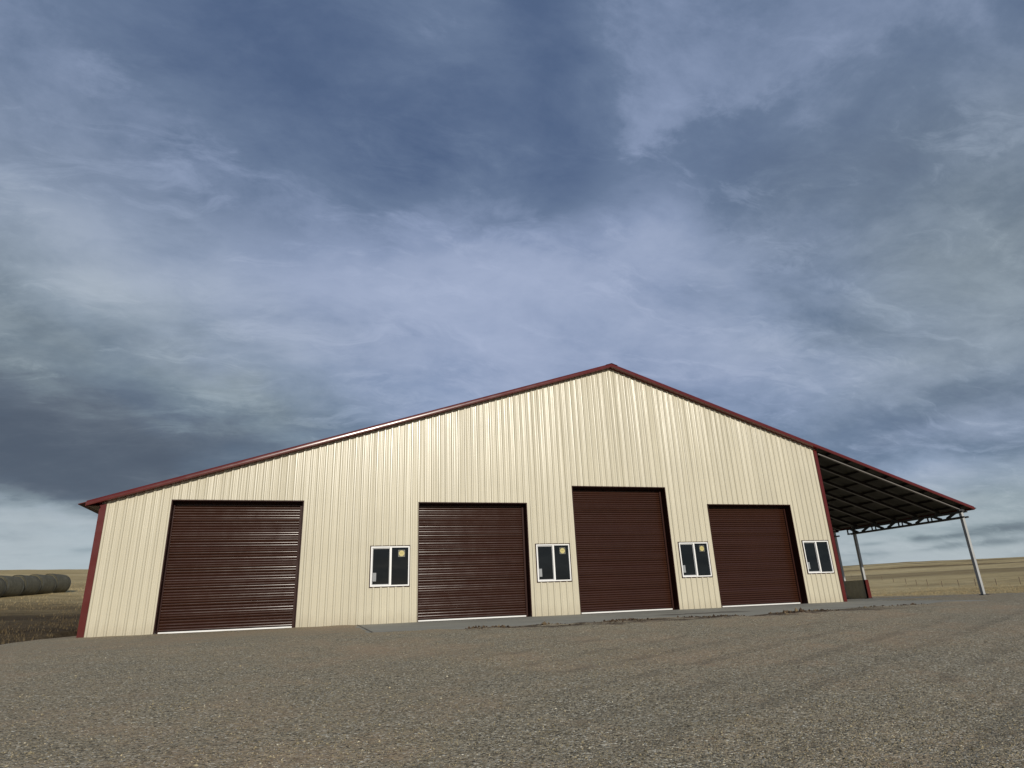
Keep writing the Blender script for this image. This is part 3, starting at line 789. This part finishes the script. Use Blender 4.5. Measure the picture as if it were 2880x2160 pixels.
for ya, yb in PY:
    for yy in (ya + .05, yb + .05):
        w_ = MB().box(XE - .06, XE + .06, yy - .06, yy + .06, 0.02, 3.55)
        pst = w_.build('post', M_galv, SHED)
        MB().box(XE - .11, XE + .16, yy - .11, yy + .11, -.02, .03).build('base_plate', M_dark, pst)
    # girder in front of the posts (outer chord pair with web members)
    w_ = MB(); gx = XE + .01; y0, y1 = ya - .14, yb + .38
    zb, zt_ = 3.20, 3.435
    w_.bar((gx - .12, y0, zb), (gx - .12, y1, zb), .07, .07).bar((gx - .12, y0, zt_), (gx - .12, y1, zt_), .07, .07)
    w_.bar((gx + .11, y0, zb), (gx + .11, y1, zb), .07, .07).bar((gx + .11, y0, zt_), (gx + .11, y1, zt_), .07, .07)
    nb = 4; L = (yb - ya + .33) / nb
    for kk in range(nb):
        q0 = ya + .02 + kk * L
        for sx_ in (gx - .12,):
            w_.bar((sx_, q0 + .22, zt_ - .02), (sx_, q0 + .66, zb + .02), .11, .04, (1, 0, 0))
            w_.bar((sx_, q0 + L - .24, zt_ - .02), (sx_, q0 + L - .68, zb + .02), .11, .04, (1, 0, 0))
            if kk: w_.bar((sx_, q0, zb), (sx_, q0, zt_), .05, .05, (1, 0, 0))
            if kk: w_.bar((sx_ + .23, q0, zb), (sx_ + .23, q0, zt_), .04, .05, (1, 0, 0))
    w_.bar((gx - .12, y1 - .025, zb), (gx - .12, y1 - .025, zt_), .05, .05, (1, 0, 0))
    for yy in RY:
        if y0 < yy < y1: w_.box(gx - .16, gx + .15, yy - .05, yy + .05, zt_ + .025, U(gx) - .20)
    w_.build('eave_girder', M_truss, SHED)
# half-height wainscot between the second and third post
w_ = MB(); yy = 6.0; zt_ = .885; xo = XE + .09
ps = []
while yy < 7.45:
    for d_, o_ in ((0, 0), (.023, .019), (.057, .019), (.08, 0)): ps.append((yy + d_, o_))
    yy += pitch
for (a, oa), (b_, ob) in zip(ps, ps[1:]):
    w_.face([(xo - .12 + oa, a, .0), (xo - .12 + ob, b_, .0), (xo - .12 + ob, b_, zt_), (xo - .12 + oa, a, zt_)])
    w_.face([(xo + oa, a, .0), (xo + ob, b_, .0), (xo + ob, b_, zt_), (xo + oa, a, zt_)])
w_.box(xo - .13, xo + .03, 6.0, 7.5, zt_, zt_ + .012)
hw = w_.build('half_wall', M_cream, SHED, recalc=False)
MB().box(xo - .15, xo + .045, 5.955, 5.995, .0, zt_ + .014).box(xo - .15, xo - .142, 5.995, 6.08, 0, zt_ + .014).build('end_trim', M_red, hw)

# ------------------------------------------------------------------ hay bales on the left slope
def make_bale():
    root = thing('hay_bale', 'round bale', 'hay bale', group='round hay bales lined up end to end')
    rad, ln, seg, rows_ = .78, 1.90, 40, 14
    b = MB()
    for i in range(rows_ + 1):
        u_ = i / rows_; xx = (u_ - .5) * ln
        ed = min(u_, 1 - u_)
        rr = rad * (1 - .075 * math.exp(-(ed / .05)))
        for j in range(seg):
            th = 2 * math.pi * j / seg
            q = rr * (1 + .022 * noise.noise(Vector((xx * 3, math.cos(th) * 2.4, math.sin(th) * 2.4))))
            y_, z_ = q * math.cos(th), q * math.sin(th)
            if z_ < -rad * .9: z_ = -rad * .9
            b.v.append((xx, y_, z_ + rad * .9))
    for i in range(rows_):
        for j in range(seg):
            a, c = i * seg + j, i * seg + (j + 1) % seg
            b.f.append((a, c, c + seg, a + seg))
    b.build('hay_roll', M_hay, root, smooth=True)
    for s_ in (-1, 1):
        e = MB(); off = 0 if s_ < 0 else rows_ * seg
        e.v = [((s_ * (ln / 2 + .03)), 0, rad * .9)] + [b.v[off + j] for j in range(seg)]
        e.f = [(0, 1 + j, 1 + (j + 1) % seg) for j in range(seg)]
        e.build('bale_end', M_hayend, root)
    nn = 44
    for xx in (-.82, .80):
        nt = MB()
        o_ = len(nt.v)
        for dx_ in (-.05, .05):
            for j in range(nn):
                th = 2 * math.pi * j / nn; q = rad * 1.012
                nt.v.append((xx + dx_, q * math.cos(th), max(q * math.sin(th), -rad * .9) + rad * .9))
        for j in range(nn): nt.f.append((o_ + j, o_ + (j + 1) % nn, o_ + nn + (j + 1) % nn, o_ + nn + j))
        nt.build('net_edge', M_net, root, smooth=True)
    return root
bale0 = make_bale()
def dup(root):
    c = root.copy(); COL.objects.link(c)
    for ch in root.children:
        d = ch.copy(); COL.objects.link(d); d.parent = c
    return c
bl = ['hay bale cut by the left edge of the photo', 'grey-green round hay bale second from the left edge', 'grey-green round hay bale third from the left edge',
      'grey-green round hay bale second from the far right end of the row', 'last round hay bale of the row, nearest the red corner trim']
def at_ray(azd, d):
    return Vector((d * math.sin(R(azd)), CAM.y + d * math.cos(R(azd)), 0))
P0, P1 = at_ray(-20.62, 61.2), at_ray(-17.85, 66.2)
dirb = (P1 - P0).normalized(); step = (P1 - P0).length / 3.0
rzb = math.atan2(dirb.y, dirb.x)
for i in range(-1, 4):
    o = bale0 if i == -1 else dup(bale0)
    p = P0 + dirb * step * i
    o.location = (p.x, p.y, field_z(p.x, p.y) - .03); o.rotation_euler = (0, 0, rzb + random.uniform(-.03, .03))
    if i % 2: o.rotation_euler.z += math.pi
    o['label'] = bl[i + 1]

# ------------------------------------------------------------------ wire fence on the far slope
fence = thing('wire_fence', 'thin wire fence on weathered posts crossing the tan field', 'fence')
fp = []
for azd, d in ((44.3, 330), (45.40, 300), (46.32, 275), (47.06, 250), (47.84, 225), (48.5, 208), (49.18, 196), (50.06, 188), (51.07, 183), (52.06, 180), (53.27, 178), (54.6, 177), (56.2, 177)):
    p = at_ray(azd, d); z = field_z(p.x, p.y); lean = random.uniform(-.10, .10)
    h = random.uniform(1.35, 1.7)
    b = MB(); b.bar((0, 0, -.3), (lean, 0, h), .11, .11)
    o = b.build('fence_post', M_post, fence)
    o.location = (p.x, p.y, z)
    fp.append(Vector((p.x, p.y, z)))
for hz in (.45, .8, 1.15):
    b = MB()
    for p, q in zip(fp, fp[1:]): b.bar(p + Vector((0, 0, hz)), q + Vector((0, 0, hz)), .014, .014)
    b.build('wire', M_post, fence)

# ------------------------------------------------------------------ loose stones, soil crumbs, grass
OCT_V = np.array([(1, 0, 0), (-1, 0, 0), (0, 1, 0), (0, -1, 0), (0, 0, 1), (0, 0, -1)], float)
OCT_F = np.array([(0, 2, 4), (2, 1, 4), (1, 3, 4), (3, 0, 4), (2, 0, 5), (1, 2, 5), (3, 1, 5), (0, 3, 5)])
def scatter(name, pos, size, mat_, flat=.65):
    n_ = len(pos)
    ang = rng.uniform(0, 6.283, n_)
    v = np.repeat(OCT_V[None], n_, 0) * (1 + rng.uniform(-.35, .35, (n_, 6, 1)))
    v = v + rng.uniform(-.25, .25, (n_, 6, 3))
    v = v * size[:, None, None] * np.array([1, .8, flat])
    c_, s_ = np.cos(ang)[:, None], np.sin(ang)[:, None]
    x_ = v[:, :, 0] * c_ - v[:, :, 1] * s_; y_ = v[:, :, 0] * s_ + v[:, :, 1] * c_
    v = np.stack([x_, y_, v[:, :, 2]], 2) + pos[:, None, :]
    f = OCT_F[None] + (np.arange(n_) * 6)[:, None, None]
    return np_mesh(name, v.reshape(-1, 3), f.reshape(-1, 3), mat_)
pos, siz = [], []
while len(pos) < 52000:
    d = 4.0 * (16.0 / 4.0) ** random.random(); a = random.uniform(-26, 60)
    x = d * math.sin(R(a)); y = CAM.y + d * math.cos(R(a))
    if y > lerp_tab(EDGE, x) - .1: continue
    q = noise.noise(Vector((x * .35, y * .35, 2.2))) + .45 * noise.noise(Vector((x * 1.3, y * 1.3, 7)))
    q += .25 * sstep(8, 3.5, d) + .022 * x
    if random.random() > .30 + 1.1 * max(0, q): continue
    s_ = .0047 * math.exp(random.gauss(0, .38)) * (1.0 if random.random() < .992 else 1.7)
    pos.append((x, y, gravel_z(x, y) + s_ * .25)); siz.append(s_)
stuff(scatter('gravel_stones', np.array(pos), np.array(siz), M_stone), 'loose grey and tan gravel stones strewn over the yard', 'gravel')
pos, siz = [], []
while len(pos) < 900:
    x = random.uniform(2.6, 17); ye = lerp_tab(EDGE, x)
    q = noise.noise(Vector((x * .9, 4, 1))) + .5 * noise.noise(Vector((x * 3, 1, 1)))
    if q < random.uniform(-.1, .35): continue
    y = ye - .25 + random.gauss(0, .22)
    s_ = .016 * math.exp(random.gauss(0, .5))
    pos.append((x, y, gravel_z(x, y) + s_ * .3)); siz.append(s_)
stuff(scatter('soil_clods', np.array(pos), np.array(siz), M_clod, .8), 'dark soil crumbs lying along the concrete apron edge', 'soil')

def tufts(spots, hmin, hmax, blades=5):
    Vv, Ff = [], []
    for (x, y, sc_) in spots:
        z = field_z(x, y)
        if gravel_mask(x, y) > .4: continue
        for _ in range(blades):
            a = random.uniform(0, 6.283); h = random.uniform(hmin, hmax) * sc_; w = h * random.uniform(.06, .16) + .01
            bx, by = x + random.uniform(-.15, .15) * sc_, y + random.uniform(-.15, .15) * sc_
            lx, ly = random.uniform(-.45, .45) * h, random.uniform(-.45, .45) * h
            i = len(Vv)
            Vv += [(bx - w * math.cos(a), by - w * math.sin(a), z - .03), (bx + w * math.cos(a), by + w * math.sin(a), z - .03), (bx + lx, by + ly, z + h)]
            Ff.append((i, i + 1, i + 2))
    return Vv, Ff
spots = []
for _ in range(2600):
    d = 21 * (130 / 21) ** random.random(); a = random.uniform(-24, -13)
    p = at_ray(a, d)
    if noise.noise(Vector((p.x * .12, p.y * .12, 6))) + random.uniform(-.25, .5) < 0: continue
    spots.append((p.x, p.y, 1 + d / 130))
for _ in range(8500):
    d = 31 * (210 / 31) ** random.random(); a = random.uniform(40, 59)
    p = at_ray(a, d)
    if p.x < 29: continue
    spots.append((p.x, p.y, 1 + d / 150))
Vv, Ff = tufts(spots, .03, .09)
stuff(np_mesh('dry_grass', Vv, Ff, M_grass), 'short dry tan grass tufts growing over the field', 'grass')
